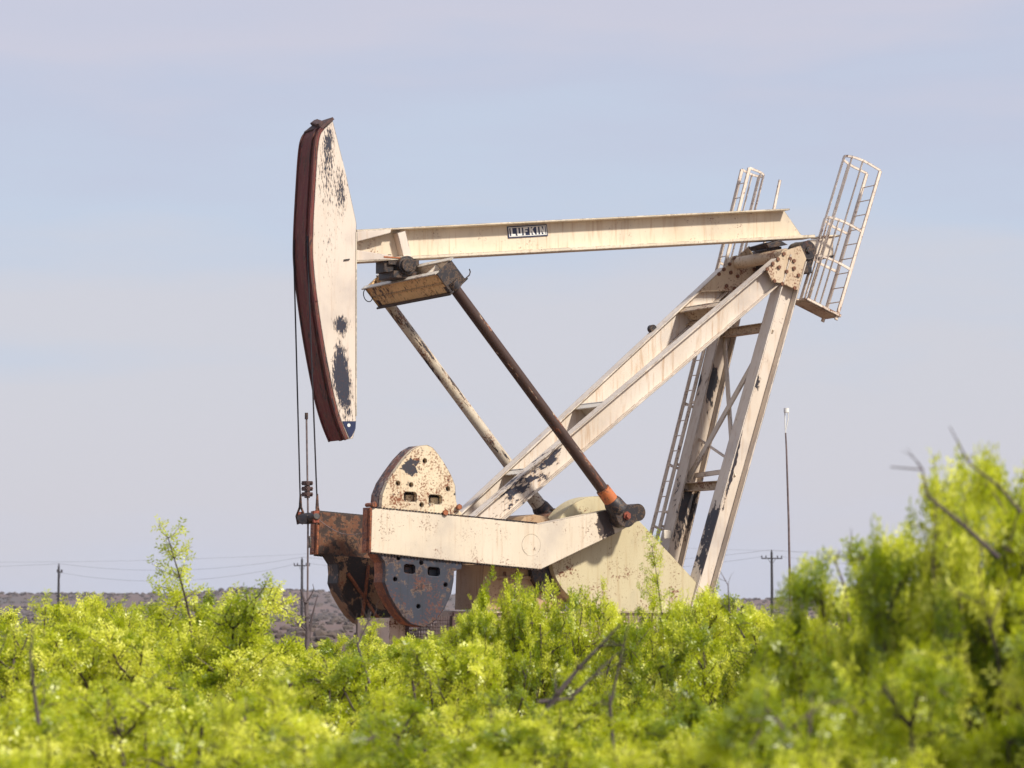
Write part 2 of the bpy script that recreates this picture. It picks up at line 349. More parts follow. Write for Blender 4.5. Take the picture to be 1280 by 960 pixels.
# block letters
GL = {'L': [(0,0,.26,1),(0,0,.72,.24)], 'U': [(0,.12,.26,1),(.54,.12,.8,1),(.06,0,.74,.24)], 'F': [(0,0,.26,1),(0,.78,.72,1),(0,.42,.6,.63)],
      'I': [(0,0,.28,1)], 'K': [(0,0,.26,1)], 'N': [(0,0,.25,1),(.61,0,.86,1)]}
wd = {'L': .72, 'U': .8, 'F': .72, 'K': .86, 'I': .28, 'N': .86}
word = 'LUFKIN'; gap = .26; tot = sum(wd[c] for c in word)+gap*(len(word)-1)
H_ = hl*.66; sc_ = (wl-.115)/tot; x = -(wl-.125)/2
for ch in word:
    g = MB(); org = cc+e1*x-e2*(H_/2)+Y*-.010
    dz = 0
    for (a0, b0, a1, b1) in GL[ch]:
        g.boxf(org+e1*((a0+a1)/2*sc_)+e2*((b0+b1)/2*H_)+Y*-dz, (e1, Y, e2), ((a1-a0)/2*sc_, .0035, (b1-b0)/2*H_)); dz += .0006
    def dia(pts): g.prism([org+e1*(px_*sc_)+e2*(py_*H_)+Y*(-.0035-dz) for px_, py_ in pts], Y*.007)
    if ch == 'K': dia([(.2,.42),(.2,.72),(.56,1),(.84,1)]); dz += .0006; dia([(.26,.56),(.48,.70),(.86,0),(.56,0)])
    if ch == 'N': dia([(.04,1),(.3,1),(.82,0),(.56,0)])
    g.build('letter', M_letter, plate); x += (wd[ch]+gap)*sc_

# equalizer bearing hanging under the beam
eb = MB(); c = z0(P(506, 334, -.2))
eb.cyl(c+Vector((0, 0, .02)), Y, .17, .62, 20); eb.cyl(c+Vector((-.02, -.33, .02)), Y, .12, .08, 16); eb.cyl(c+Vector((0, .33, .02)), Y, .12, .08, 16)
eb.box(c+Vector((-.32, -.2, .03)), c+Vector((.28, .2, .14))); eb.box(c+Vector((-.38, -.16, -.1)), c+Vector((-.2, .16, .13)))
eb.box(c+Vector((-.26, -.28, -.2)), c+Vector((.2, .28, -.08)))
for sx in (-.27, .2):
    for sy in (-.14, .14): eb.cyl(c+Vector((sx, sy, .14)), (0, 0, 1), .035, .14, 8)
bear = eb.build('equalizer_bearing', M_black, pj)
m = MB(); m.box(c+Vector((-.42, -.22, .142)), c+Vector((.1, .22, .168))); m.build('saddle_plate', M_orange, bear)

# equalizer trough: local frame along the pitmans
pt, pb = P(568, 360, -1.25), P(778, 645, -1.25)
da = (pb-pt).normalized(); db = Vector((-da.z, 0, da.x)) 
if db.x < 0: db = -db
EV = 1.32
ec = P(545.6, 341, -EV); ec.y = 0      # top front corner
wb_, dp_ = .34, .42
def eqbox(m, b0, b1, a0, a1, v0, v1): m.boxf(ec+db*((b0+b1)/2)+da*((a0+a1)/2)+Y*((v0+v1)/2), (db, da, Y), ((b1-b0)/2, (a1-a0)/2, (v1-v0)/2))
m = MB(); eqbox(m, 0, .025, 0, dp_, -EV, EV); eq = m.build('equalizer', M_eq, pj)
m = MB(); eqbox(m, wb_-.025, wb_, 0, dp_, -EV, EV); m.build('rear_web', M_eqin, eq)
m = MB(); eqbox(m, .026, wb_-.026, .2, .225, -EV+.02, EV-.02); m.build('trough_floor', M_eqin, eq)
m = MB(); eqbox(m, -.07, .026, -.022, -.001, -EV-.06, EV+.04); eqbox(m, wb_-.026, wb_+.07, -.022, -.001, -EV-.06, EV+.04); m.build('rim_flange', M_eqin, eq)
m = MB(); eqbox(m, -.06, wb_+.06, dp_+.001, dp_+.03, -EV-.04, EV+.04); m.build('lower_flange', M_black, eq)
for s in (-1, 1):
    m = MB(); v0, v1 = sorted((s*(EV+.001), s*(EV+.025))); eqbox(m, -.02, wb_+.02, .001, dp_, v0, v1); m.build('end_plate', M_black if s < 0 else M_eq, eq)
m = MB(); eqbox(m, -.02, -.001, .2, .225, -EV+.05, EV-.05); m.build('face_rib', M_eq, eq)
for v in (-.9, .85):
    m = MB(); eqbox(m, .03, wb_-.03, .0, .195, v-.012, v+.012); m.build('trough_divider', M_eqin, eq)
ring = MB(); cr_ = P(460, 369, EV); ring.tube([Vector((cr_.x+.10*math.cos(t)*.9, cr_.y+.03*math.sin(t), cr_.z+.12*math.sin(t))) for t in np.linspace(0, 2*math.pi, 19)], .009, 5, False)
ring.build('rope_loop', M_rope, eq)
hk = MB(); q = ec+db*(wb_+.05)+da*(dp_-.0)+Y*(-EV-.02); hk.tube([q, q+db*.08, q+db*.13-da*.03, q+db*.15-da*.08], .012, 6); hk.build('hook', M_black, eq)

# pitman arms
for s in (-1, 1):
    v = s*1.25; A = Vector((pt.x, v, pt.z))-da*.1; B = Vector((pb.x, v, pb.z))
    ln = (B-A).length
    m = MB(); m.tube([A, A+(B-A)*.45, B-da*.6], [.096, .099, .104], 20); pit = m.build('pitman_arm', M_pitn if s < 0 else M_pit, pj)
    m = MB(); m.tube([B-da*.62, B-da*.34], [.128, .136], 20); m.build('orange_band' if s < 0 else 'end_band', M_orange if s < 0 else M_pit, pit)
    m = MB(); m.tube([B-da*.36, B-da*.30, B-da*.12], [.140, .165, .185], 20)
    m.cyl(B+Y*s*-.02, Y, .205, .30, 24); be = m.build('big_end', M_black, pit)
    if s < 0: be['label'] = 'greasy black big end with a rusty red wrist pin nut'
    m = MB(); m.cyl(B+Y*s*.14, Y, .075, .06, 6); m.cyl(B+Y*s*.17, Y, .04, .08, 10); m.build('pin_nut', M_pin, be)
    m = MB(); m.tube([A-da*.03, A+da*.12], .15, 16); m.build('upper_collar', M_black, pit)
    
# crank arms and counterweights
arm_px = [(465,635),(575,645.5),(673,655),(752,639),(783,632.5),(795,640),(796,652),(770,666.5),(676,711.5),(560,700.5),(463.5,690)]
ap = [P(x, y, -1.12) for x, y in arm_px]
shaft = z0(P(664, 681, -1.12))
for s in (-1, 1):
    f0 = 1.12*s; 
    m = MB(); m.prism([Vector((p.x, f0, p.z)) for p in ap], Y*(-s*.25)); arm = m.build('crank_arm', M_arm if s < 0 else M_armfar, pj)
    if s > 0: arm['label'] = 'far crank arm rusted dark brown'
    m = MB(); a, b_ = ap[0], ap[-1]; dd = (b_-a).normalized(); nn = Vector((-abs(dd.z), 0, -dd.x if dd.z < 0 else dd.x)).normalized()
    cm_ = Vector(((a.x+b_.x)/2, f0-s*.125, (a.z+b_.z)/2))
    m.boxf(cm_+nn*.02, (dd, Y, nn), ((b_-a).length/2+.01, .135, .018)); m.boxf(cm_+nn*.045, (dd, Y, nn), ((b_-a).length/2-.02, .07, .012)); m.build('end_cap', M_armend, arm)
    # raised hub boss round the shaft
    m = MB(); m.cyl(Vector((shaft.x, f0, shaft.z)), Y, .19, .008, 32); m.build('shaft_boss', M_arm if s < 0 else M_armfar, arm)
    # rack teeth on both edges
    t = MB()
    for (a, b_, sd_) in ((ap[0], ap[2], 1), (ap[-1], ap[-3], -1)):
        d = (b_-a); n = int(d.length/.062); d.normalize(); q = Vector((-d.z, 0, d.x))*sd_
        if (q.z > 0) != (sd_ > 0): q = -q
        for k in range(n): t.boxf(Vector((a.x, f0-s*.05, a.z))+d*(.05+k*.062)+q*.008, (d, Y, q), (.018, .046, .02))
    o = t.build('rack_teeth', M_black, arm); o['kind'] = 'stuff'
    m = MB(); c = P(790, 641, -1.15); c.y = s*1.2; m.cyl(c, Y, .155, .3, 20); m.build('pin_housing', M_black, arm)
def weight(outline, holes, bolts, s, mats, flip=False):
    v = s*1.085; th = s*-.42
    op = [P(x, y, -1.085) for x, y in outline]; op = [Vector((p.x, v, p.z)) for p in op]
    hs = []
    for (x0, y0, x1, y1) in holes:
        hs.append([Vector((q.x, v, q.z)) for q in (P(x0+2, y0, -1.085), P(x1-2, y0+.8, -1.085), P(x1, y0+3, -1.085), P(x1, y1-2, -1.085), P(x1-2, y1, -1.085), P(x0+2, y1-.8, -1.085), P(x0, y1-3, -1.085), P(x0, y0+2, -1.085))])
    for (x, y) in bolts:
        q = P(x, y, -1.085); q.y = v; hs.append(circ(q, .042, 10))
    m = MB(); m.prism(op, Y*s*-.10, hs); wt = m.build('counterweight', mats[0], pj)
    # body behind the face plate: a thick rim and a back wall
    c = sum(op, Vector())/len(op)
    inner = [c+(p-c)*.93 for p in op]
    m = MB(); m.prism([p+Y*s*-.101 for p in op], Y*s*-.30, [[p+Y*s*-.101 for p in inner]]); m.build('rim', mats[1], wt)
    m = MB(); m.prism([c+(p-c)*.985+Y*s*-.405 for p in op], Y*s*-.03); m.build('back_wall', mats[1], wt)
    for (x0, y0, x1, y1) in holes:
        a = P((x0+x1)/2, (y0+y1)/2, -1.085); a.y = v-s*.20
        m = MB(); m.box(a-Vector((.02, .06, .12)), a+Vector((.14, .06, .04))); m.build('lifting_lug', mats[0], wt)
    return wt
up_o = [(476,640),(478,618),(484,603),(494,588),(505,573),(515,562.5),(525,557),(534,556),(541,559.5),(548,568),(556,580),(564,594),(569,607),(570,626),(573,637),(577,641),(577,648),(520,645)]
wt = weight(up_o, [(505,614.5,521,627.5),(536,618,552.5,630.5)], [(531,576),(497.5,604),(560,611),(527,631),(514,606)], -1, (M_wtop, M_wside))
wt['label'] = 'cream and rust spotted upper counterweight'
lo_o = [(473,690.5),(481,703),(482,716),(481,728),(487,744),(495,758),(503,770),(514,780),(530,784),(545,776),(556,760),(564,742),(567,726),(567.5,714),(577,711),(578,701.5)]
wt = weight(lo_o, [(505,705,519,717.5),(534.5,708.5,550,720.5)], [(498,697.5),(526.6,703.5),(494,724),(557,731),(523,758)], -1, (M_wlow, M_armend))
wt['label'] = 'blue grey lower counterweight'
wt = weight(lo_o, [(505,705,519,717.5),(534.5,708.5,550,720.5)], [(523,758)], 1, (M_wfar, M_wfar))
wt['label'] = 'dark rusty counterweight on the far crank'
# the far weight's inner face plates
m = MB(); q = [Vector((P(x, y, -1.085).x, .66, P(x, y, -1.085).z)) for x, y in lo_o]; c = sum(q, Vector())/len(q)
rb = MB(); rb.bar(c+Vector((-.5, -.02, .3)), c+Vector((.1, -.02, -.5)), .06, .05); rb.bar(c+Vector((-.1, -.02, .45)), c+Vector((-.22, -.02, -.5)), .06, .05); rb.build('inner_rib', M_armend, wt)
# clamp bolts that hold the upper weight to the arm
for x, y in ((569, 634), (552, 641), (463, 631)):
    m = MB(); c = P(x, y, -1.0); m.cyl(c, Y, .035, .28, 8); m.cyl(c+Y*-.14, Y, .052, .04, 6); m.build('clamp_bolt', M_armend, pj)

# gear reducer, shaft
gb_px = [(604,706),(612,698),(640,690),(646,656),(655,646),(668,643),(684,646),(700,664),(706,762),(602,762)]
m = MB(); g = [P(x, y, -.48) for x, y in gb_px]; m.prism(g, Y*.96); gear = m.build('gear_reducer', M_gear, pj)
m = MB()
for v in (-.48, .48):
    m = MB(); m.boxf(Vector((P(655, 722, -.5).x, v*1.03, P(648, 722, -.62).z)), (Vector((1,0,0)), Y, Vector((0,0,1))), (.66, .035, .03)); m.build('casing_flange', M_gear, gear)
for k in range(6):
    c = P(614+17*k, 719, -.50); m = MB(); m.cyl(c, (0, 0, 1), .025, .12, 8); m.build('casing_bolt', M_bolt, gear)
m = MB(); m.cyl(shaft, Y, .15, 2.1, 20); m.build('crankshaft', M_steel, pj)
# pedestal and base
m = MB(); q = P(600, 764, -.75); q2 = P(790, 764, -.75)
m.prism([Vector((q.x, -.72, q.z)), Vector((q2.x+.2, -.72, q.z)), Vector((q2.x+.9, -.72, .5)), Vector((q.x-.5, -.72, .5))], Y*1.44); m.build('pedestal', M_base, pj)
u0, u1 = P(478, 800, -.9).x, P(905, 800, -.9).x
base = MB()
for v in (-.95, .95): base.ibeam((u0, v, .3), (u1+.5, v, .3), (0, 0, 1), .4, .26)
bs = base.build('base_frame', M_base, pj)
for u in np.linspace(u0+.2, u1+.2, 6):
    m = MB(); m.bar((u, -.93, .3), (u, .93, .3), .18, .2, (0, 0, 1)); m.build('cross_sill', M_base, bs)
# struts' front foot: tan upright frame seen through the guard
m = MB(); c = P(500, 790, -.6); m.box((c.x-.2, -.6, .5), (c.x+.1, .6, 2.1)); m.build('front_upright', M_base, pj)

# front struts and rear legs
def vz(px, py, v): q = P(px, py, abs(v)*-1); return Vector((q.x, v, q.z))
so_top, so_bot = (969, 346), (553, 698)     # centre line on the near side
for s in (-1, 1):
    A = P(969, 340, -.87); B = P(617, 640, -.34)
    d = (B-A); A2 = A-d*.02; B2 = A+d*1.32; A2.y *= -s; B2.y *= -s
    m = MB(); m.ibeam(A2, B2, (-(B-A).z, 0, (B-A).x), .415, .24, .028, .03); m.build('front_strut', M_strut, pj)
    A = P(976.5, 380, -.86); B = P(880.5, 722, -.63); d = (B-A)
    A2 = A-d*.17; t = (A.z-.48)/(A.z-B.z); B2 = A+d*t; A2.y *= -s; B2.y *= -s
    m = MB(); m.ibeam(A2, B2, ((B-A).z, 0, -(B-A).x), .39, .32, .03, .03); lg = m.build('rear_leg', M_leg if s < 0 else M_legfar, pj)
    if s > 0: lg['label'] = 'far rear leg, duller cream with broad black patches'
# strut helper: centre of both struts at a near pixel
SA, SB = P(969, 340, -.87), P(617, 640, -.34)
def strut_at(t): return SA+(SB-SA)*t
sdir = Vector((SB.x-SA.x, 0, SB.z-SA.z)).normalized(); snrm = Vector((-sdir.z, 0, sdir.x)); 
if snrm.z < 0: snrm = -snrm
for t in (.155, .58, .855):
    c = strut_at(t); hv = abs(c.y)-.02
    m = MB(); c0 = Vector((c.x, 0, c.z))
    m.boxf(c0, (snrm, Y, sdir), (.17, hv, .012)); m.boxf(c0+snrm*.15+sdir*.07, (snrm, Y, sdir), (.012, hv, .075)); m.boxf(c0-snrm*.15+sdir*.07, (snrm, Y, sdir), (.012, hv, .075))
    m.build('strut_cross_member', M_eqin if t > .5 else M_plate_bolted, pj)
LA, LB = P(976.5, 380, -.86), P(880.5, 722, -.63)
def leg_at(py, s):
    t = (py-380)/(722-380); q = LA+(LB-LA)*t; return Vector((q.x, q.y*-s, q.z))
for py, mm in ((408, M_plate_bolted), (607, M_plate_bolted)):
    a, b_ = leg_at(py, -1), leg_at(py, 1); m = MB(); m.ibeam(a+Y*.02, b_-Y*.02, (0, 0, 1), .16, .2, .016, .016); m.build('leg_cross_member', mm, pj)
for ya, yb in ((412, 598), (598, 412)):
    a, b_ = leg_at(ya, 1), leg_at(yb, -1); off = Vector((.03 if ya < yb else -.04, 0, 0)); m = MB(); m.bar(a+off, b_+off, .03, .11, (1, 0, 0)); m.build('diagonal_brace', M_cream, pj)
m = MB(); a = leg_at(592, 1)+Vector((.1, 0, 0)); b_ = leg_at(588, -1)+Vector((.1, 0, 0)); m.bar(a, b_, .03, .09, (1, 0, 0)); m.build('light_brace', M_white, pj); m = MB(); m.bar(leg_at(545, 1), leg_at(582, -1), .03, .045, (1, 0, 0)); m.build('light_brace', M_white, pj)
m = MB(); c = P(833.5, 668, .5); m.box(c-Vector((.08, .03, .08)), c+Vector((.08, .03, .08))); m.build('junction_box', M_eqin, pj)

# top gussets with bolts
def gusset(outline, v, bolts, mat, s):
    m = MB(); m.prism([P(x, y, v) for x, y in outline], Y*.03); g = m.build('gusset_plate', mat, pj)
    for x, y in bolts:
        b = MB(); b.cyl(P(x, y, v-.012), Y, .038, .03, 6); b.build('bolt', M_bolt, g)
T = lambda x, y: (780+x/3.765, 180+y/3.765)
gusset([T(670,590), T(760,500), T(832,478), T(858,540), T(818,690), T(770,668), T(735,655), T(700,650)], -1.03,
       [T(752,517), T(725,542), T(700,563), T(675,588), T(730,580), T(782,540), T(765,600), T(800,550), T(800,585), T(708,645), T(745,658), T(803,678), T(822,618)], M_plate_bolted, -1)
gusset([T(430,620), T(590,480), T(640,590), T(600,640), T(500,690), T(345,700)], .70,
       [T(525,543), T(497,565), T(470,590), T(447,612), T(503,605), T(555,568), T(535,622), T(613,590), T(520,680), T(483,668)], M_plate_bolted, 1)
m = MB(); c = z0(P(983, 318, -.87)); m.cyl(c, Y, .115, 1.72, 18); m.cyl(c+Y*.8, Y, .15, .12, 18); m.build('cross_shaft', M_plate_bolted, pj)
m = MB(); c = P(1002, 314, -.62); c.y = 0
for s in (-1, 1):
    m.cyl(c+Y*s*.62, Y, .175, .42, 20); m.box(c+Vector((-.12, s*.62-.15, -.42)), c+Vector((.12, s*.62+.15, -.02)))
    m.cyl(c+Y*s*.84, Y, .06, .05, 8)
m.cyl(c, Y, .10, 1.0, 14); m.box(c+Vector((-.5, -.2, .03)), c+Vector((-.16, .2, .12))); m.build('centre_bearing', M_black, pj)
m = MB(); m.prism([P(x, y, -.22) for x, y in ((1010,300),(1041,297.5),(1042,321),(1018,325),(1008,312))], Y*.03)
m.prism([P(x, y, -.22)+Y*.41 for x, y in ((1010,300),(1041,297.5),(1042,321),(1018,325),(1008,312))], Y*.03)
tail = m.build('tail_bracket', M_cream, pj)
m = MB(); m.prism([P(x, y, -.25) for x, y in ((1016,321.5),(1042,319),(1042,322),(1018,325.8))], Y*.5); m.build('tail_shelf', M_black, tail)
m = MB(); m.bar(P(1022, 296.5, 0), P(1043, 296, 0), .44, .03); m.build('tail_plate', M_beam, tail)
m = MB(); m.prism([P(x, y, -.3) for x, y in ((958,305),(975,300),(985,306),(962,310))], Y*.6); m.build('saddle_wedge', M_black, pj)
m = MB(); c = P(815, 411, .8); m.cyl(c, Y, .075, .1, 14); m.bar(c+Vector((-.05, 0, -.2)), c, .04, .05); m.build('rope_clamp', M_black, pj)

# ladders
def ladder(ptop, pbot, v, wv, cage_b, hoops, name, straps, extra=None, s_top=None, rung=.3, rr=.022, flip=1):
    """rails v-wv/2 and v+wv/2; the cage reaches cage_b across the ladder"""
    A, B = P(*ptop, v), P(*pbot, v); a = (B-A); Ln = a.length; a.normalize(); b = Vector((-a.z, 0, a.x))
    if b.x < 0: b = -b
    L0 = MB()
    for s in (-1, 1): L0.bar(A+Y*s*wv/2, B+Y*s*wv/2, .03, .065, Y)
    root = L0.build('ladder', M_white, pj)
    n = int(Ln/rung)
    rg = MB(); rg.cyl((0, 0, 0), Y, .010, wv, 6); me = None
    for k in range(1, n):
        p = A+a*(k*rung)
        if me is None: o = rg.build('rung', M_white, root); me = o.data
        else: o = bpy.data.objects.new('rung', me); COL.objects.link(o); o.parent = root
        o.location = p
    def loop(p):
        pts = [p+Y*-wv/2]
        for t in np.linspace(0, math.pi, 11):
            pts.append(p+b*(cage_b*(.45+.55*math.sin(t)))+Y*(-math.cos(t)*(wv/2+.03)))
        pts.append(p+Y*wv/2); return pts
    for h in hoops:
        p = A+a*h; lp_ = loop(p); m = MB()
        for i in range(len(lp_)-1): m.bar(lp_[i], lp_[i+1]+(lp_[i+1]-lp_[i])*.02, .05, .010, a)
        m.build('cage_hoop', M_white, root)
    for (ti, h0, h1) in straps:
        q = loop(A); p = q[ti]; m = MB(); m.bar(p+a*h0, p+a*h1, .042, .014, Y); m.build('cage_strap', M_white, root)
    return root, A, a, b
scA = 1/70.
r1, A1, a1, b1 = ladder((1092, 215), (1036.5, 401), -.72, .42, -.72, (0, 1.27, 2.05), 'ladder', [(2,0,3.0),(4,0,3.0),(6,0,3.0),(8,0,3.0),(10,0,3.0),(3,1.27,3.0),(5,1.27,3.0),(7,1.27,3.0)])
m = MB(); q = A1+a1*3.0
m.boxf(q-b1*.38, (b1, Y, a1), (.36, .22, .012)); lad = m
lad.build('landing', M_plate_bolted, r1)
for s_, l_ in ((-1, .3), (1, .3)):
    m = MB(); m.bar(q-b1*.76+Y*s_*l_*.8+a1*-.03, q+b1*.06+Y*s_*l_*.8+a1*-.03, .03, .05, Y); m.build('landing_edge', M_white, r1)
for bb in (-.75, .04):
    m = MB(); m.bar(q+b1*bb-Y*.22+a1*-.03, q+b1*bb+Y*.22+a1*-.03, .035, .06, a1); m.build('landing_edge', M_white, r1)
for k in range(2):
    m = MB(); zz = A1+a1*(2.35+k*.6)-b1*.7; lz = leg_at(330+k*52, -1)+Vector((.2, 0, 0)); m.bar(zz, Vector((lz.x, zz.y, zz.z+.02)), .03, .03); m.build('ladder_stay', M_white, r1)
Lt = (P(932, 211, 1.12)-P(815, 680, 1.12)).length
hs = [0, 1.0, 1.9]+[ (P(932,211,1.12)-P(932-(y-211)*.2495, y, 1.12)).length for y in (350, 428, 503, 580, 657)]
r2, A2, a2, b2 = ladder((932, 211), (815, 680), 1.12, .25, .42, hs, 'ladder', [(2,0,Lt),(4,0,Lt),(6,0,Lt),(8,0,Lt),(10,0,Lt)])
m = MB(); m.bar(P(975, 225, .5), P(966, 268, .5), .03, .05); m.bar(P(966, 268, .5), P(948, 330, .5), .03, .05); m.build('hand_post', M_white, pj)
for y in (350, 503, 640):
    q = A2+a2*((P(932,211,1.12)-P(932-(y-211)*.2495, y, 1.12)).length); m = MB(); m.bar(q-Y*.15, leg_at(y, 1), .03, .05); m.build('ladder_stay', M_white, r2)

# belt guard
BV = -.72
c1 = P(748, 690, BV); c2 = P(910, 800, BV); r1_, r2_ = .99, .32
d = c2-c1; ang = math.atan2(d.z, d.x); al = math.acos((r1_-r2_)/d.length); pts = []
for t in np.linspace(ang+al, ang+2*math.pi-al, 40): pts.append(Vector((c1.x+r1_*math.cos(t), BV, c1.z+r1_*math.sin(t))))
for t in np.linspace(ang-al, ang+al, 12): pts.append(Vector((c2.x+r2_*math.cos(t), BV, c2.z+r2_*math.sin(t))))
m = MB(); m.prism(pts, Y*.012); bgd = m.build('belt_guard', M_guard, pj)
m = MB(); n = len(pts); th = Y*.44
vs = [p+Y*.0121 for p in pts]+[p+th for p in pts]; cen = (c1+c2)/2
vs += [c1+(p-c1)*.985+Y*.0121 if (p-c1).length < r1_*1.05 else p+Vector((0,.0121,.01)) for p in pts]+[c1+(p-c1)*.985+th if (p-c1).length < r1_*1.05 else p+th+Vector((0,0,.01)) for p in pts]
m.add(vs, [(i, (i+1) % n, (i+1) % n+n, i+n) for i in range(n)]+[(i+2*n, i+3*n, (i+1) % n+3*n, (i+1) % n+2*n) for i in range(n)], True)
m.build('guard_rim', M_guard, bgd, False)
m = MB(); m.cyl(c1+Y*.25, Y, .8, .2, 28); m.build('sheave', M_black, bgd)
m = MB(); m.cyl(c2+Y*.4, Y, .38, 1.0, 20); m.box(c2+Vector((-.4, .0, -.9)), c2+Vector((.4, .9, -.3))); m.build('motor', M_gear, pj)
# dark brake drum behind the arm's elbow
m = MB(); c = P(690, 712, -.6); m.cyl(c+Y*.1, Y, .42, .2, 24); m.build('brake_drum', M_black, pj)

# ------------------------------------------------------------------ bridle, carrier bar, polished rod
bri = empty('bridle', ROOT+Vector((0, 0, 0)), THETA)
tag(bri, 'wire rope bridle and carrier bar hanging from the curved face of the horse head', 'bridle')
ubase = P(384, 600, 0).x
i0 = 6
for s, xb, yb in ((-1, 396.5, 632), (1, 375.5, 632)):
    pts = []
    v = s*.27
    for p in fp[22:26]: pts.append(Vector((p.x-.052, v, p.z)))
    e_ = P(xb, yb, v); pts.append(Vector((e_.x, v, e_.z)))
    m = MB(); m.tube(pts, .014, 8); rp = m.build('wire_rope', M_rope, bri)
    q = Vector((e_.x, v, e_.z)); m = MB(); m.tube([q+Vector((0, 0, .2)), q, q-Vector((0, 0, .05))], [.018, .03, .034], 8)
    m.tube([q+Vector((-.0, 0, 0)), q+Vector((-.05, s*.05, -.18)), q+Vector((-.03, s*.03, -.32))], .022, 6); m.tube([q, q+Vector((.07, -s*.02, -.18)), q+Vector((.03, -.0, -.32))], .022, 6)
    m.build('socket', M_armfar, bri)
cb = z0(P(385, 648, 0)); 
m = MB(); m.tube([cb+Y*-.34+Vector((0,0,.03)), cb+Y*-.2, cb, cb+Y*.2, cb+Y*.34+Vector((0,0,.03))], [.06, .09, .1, .09, .06], 10)
m.box(cb+Vector((-.1, -.16, -.09)), cb+Vector((.1, .16, .05))); m.build('carrier_bar', M_black, bri)
for s in (-1, 1):
    m = MB(); m.box(cb+Vector((-.05, s*.3-.03, -.08)), cb+Vector((.05, s*.3+.03, .12))); m.build('clevis', M_pin, bri)
rod = empty('polished_rod', Vector((ROOT.x, ROOT.y, 0)), THETA)
tag(rod, 'upright steel polished rod with stacked clamps running through the carrier bar', 'rod')
top_ = P(383, 516, 0); botm = Vector((cb.x, 0, .6))
m = MB(); m.tube([Vector((top_.x, 0, top_.z)), Vector((cb.x, 0, cb.z)), botm], .017, 8); m.build('rod', M_steel, rod)
m = MB(); m.tube([Vector((top_.x, 0, top_.z)), Vector((top_.x, 0, top_.z-.11))], .03, 8); m.build('rod_coupling', M_black, rod)
for k, y in enumerate((604, 611, 618)):
    q = z0(P(384, y, 0)); m = MB(); m.box(q+Vector((-.075, -.06, -.035)), q+Vector((.075, .06, .035)))
    for sx in (-.05, .05): m.cyl(q+Vector((sx, 0, 0)), Y, .016, .2, 6)
    m.cyl(q+Vector((0, 0, -.05)), (0, 0, 1), .05, .02, 8); m.build('rod_clamp', M_brownrail, rod)
q = z0(P(387, 676, 0)); m = MB(); m.tube([q+Vector((0, 0, .08)), q+Vector((0, 0, .05)), q-Vector((0, 0, .12))], [.02, .04, .035], 8); m.build('lower_coupling', M_black, rod)
m = MB(); q = Vector((cb.x, 0, 0)); m.tube([q, q+Vector((0, 0, .5)), q+Vector((0, 0, .52)), q+Vector((0, 0, .9))], [.12, .12, .07, .06], 12); m.cyl(q+Vector((0, 0, .45)), (0, 0, 1), .2, .06, 14); m.cyl(q+Vector((0, 0, .7)), (0, 1, 0), .05, .5, 10)
m.build('wellhead', M_armfar, rod)
sw = MB(); a, b_ = P(399, 650, -.3), P(456, 666, -1.0)
sw.tube([a+(b_-a)*t+Vector((0, 0, -.12*math.sin(math.pi*t))) for t in np.linspace(0, 1, 9)], .006, 5)
ob = sw.build('slack_wire', M_steel); ob.location = ROOT; ob.rotation_euler = (0, 0, THETA)
tag(ob, 'thin slack wire drooping from the carrier bar to the near crank arm', 'wire')

# ------------------------------------------------------------------ mesh guard round the machine
gd = empty('guard_fence', ROOT, THETA)
tag(gd, 'low rusty wire mesh guard fence with a dark top rail around the pumpjack base', 'fence')
ZR = 2.16; GV0, GV1 = -1.75, 1.75
ua, ub = P(391, 766, GV1).x+.9, P(930, 766, GV0).x
def guard_run(a, b_, n):
    a, b_ = Vector(a), Vector(b_)
    m = MB(); m.bar(a+Vector((0, 0, ZR)), b_+Vector((0, 0, ZR)), .05, .05); m.build('top_rail', M_brownrail, gd)
    for k in range(n+1):
        p = a+(b_-a)*k/n; m = MB(); m.box(p+Vector((-.03, -.03, 0)), p+Vector((.03, .03, ZR-.026))); m.build('fence_post', M_brownrail, gd)
    d = (b_-a).normalized()
    for k in range(n):
        p, q = a+(b_-a)*k/n+d*.04, a+(b_-a)*(k+1)/n-d*.04; Ls = (q-p).length; m = MB(); c = int(Ls/.06)
        for i in range(c+1):
            x = p+d*(Ls*i/c); m.bar(x+Vector((0, 0, .3)), x+Vector((0, 0, ZR-.03)), .007, .007, (1, .3, 0))
        for j in range(30):
            z = .32+j*.06; m.bar(p+Vector((0, 0, z)), q+Vector((0, 0, z)), .007, .007, (0, 0, 1))
        tag(m.build('wire_mesh', M_meshw, gd), kind='stuff')
guard_run((ua, GV0, 0), (ub, GV0, 0), 6)
guard_run((ua, GV0+.03, 0), (ua, GV1-.03, 0), 2)
guard_run((ub, GV0+.03, 0), (ub, GV1-.03, 0), 2)
guard_run((ua, GV1, 0), (ub, GV1, 0), 6)

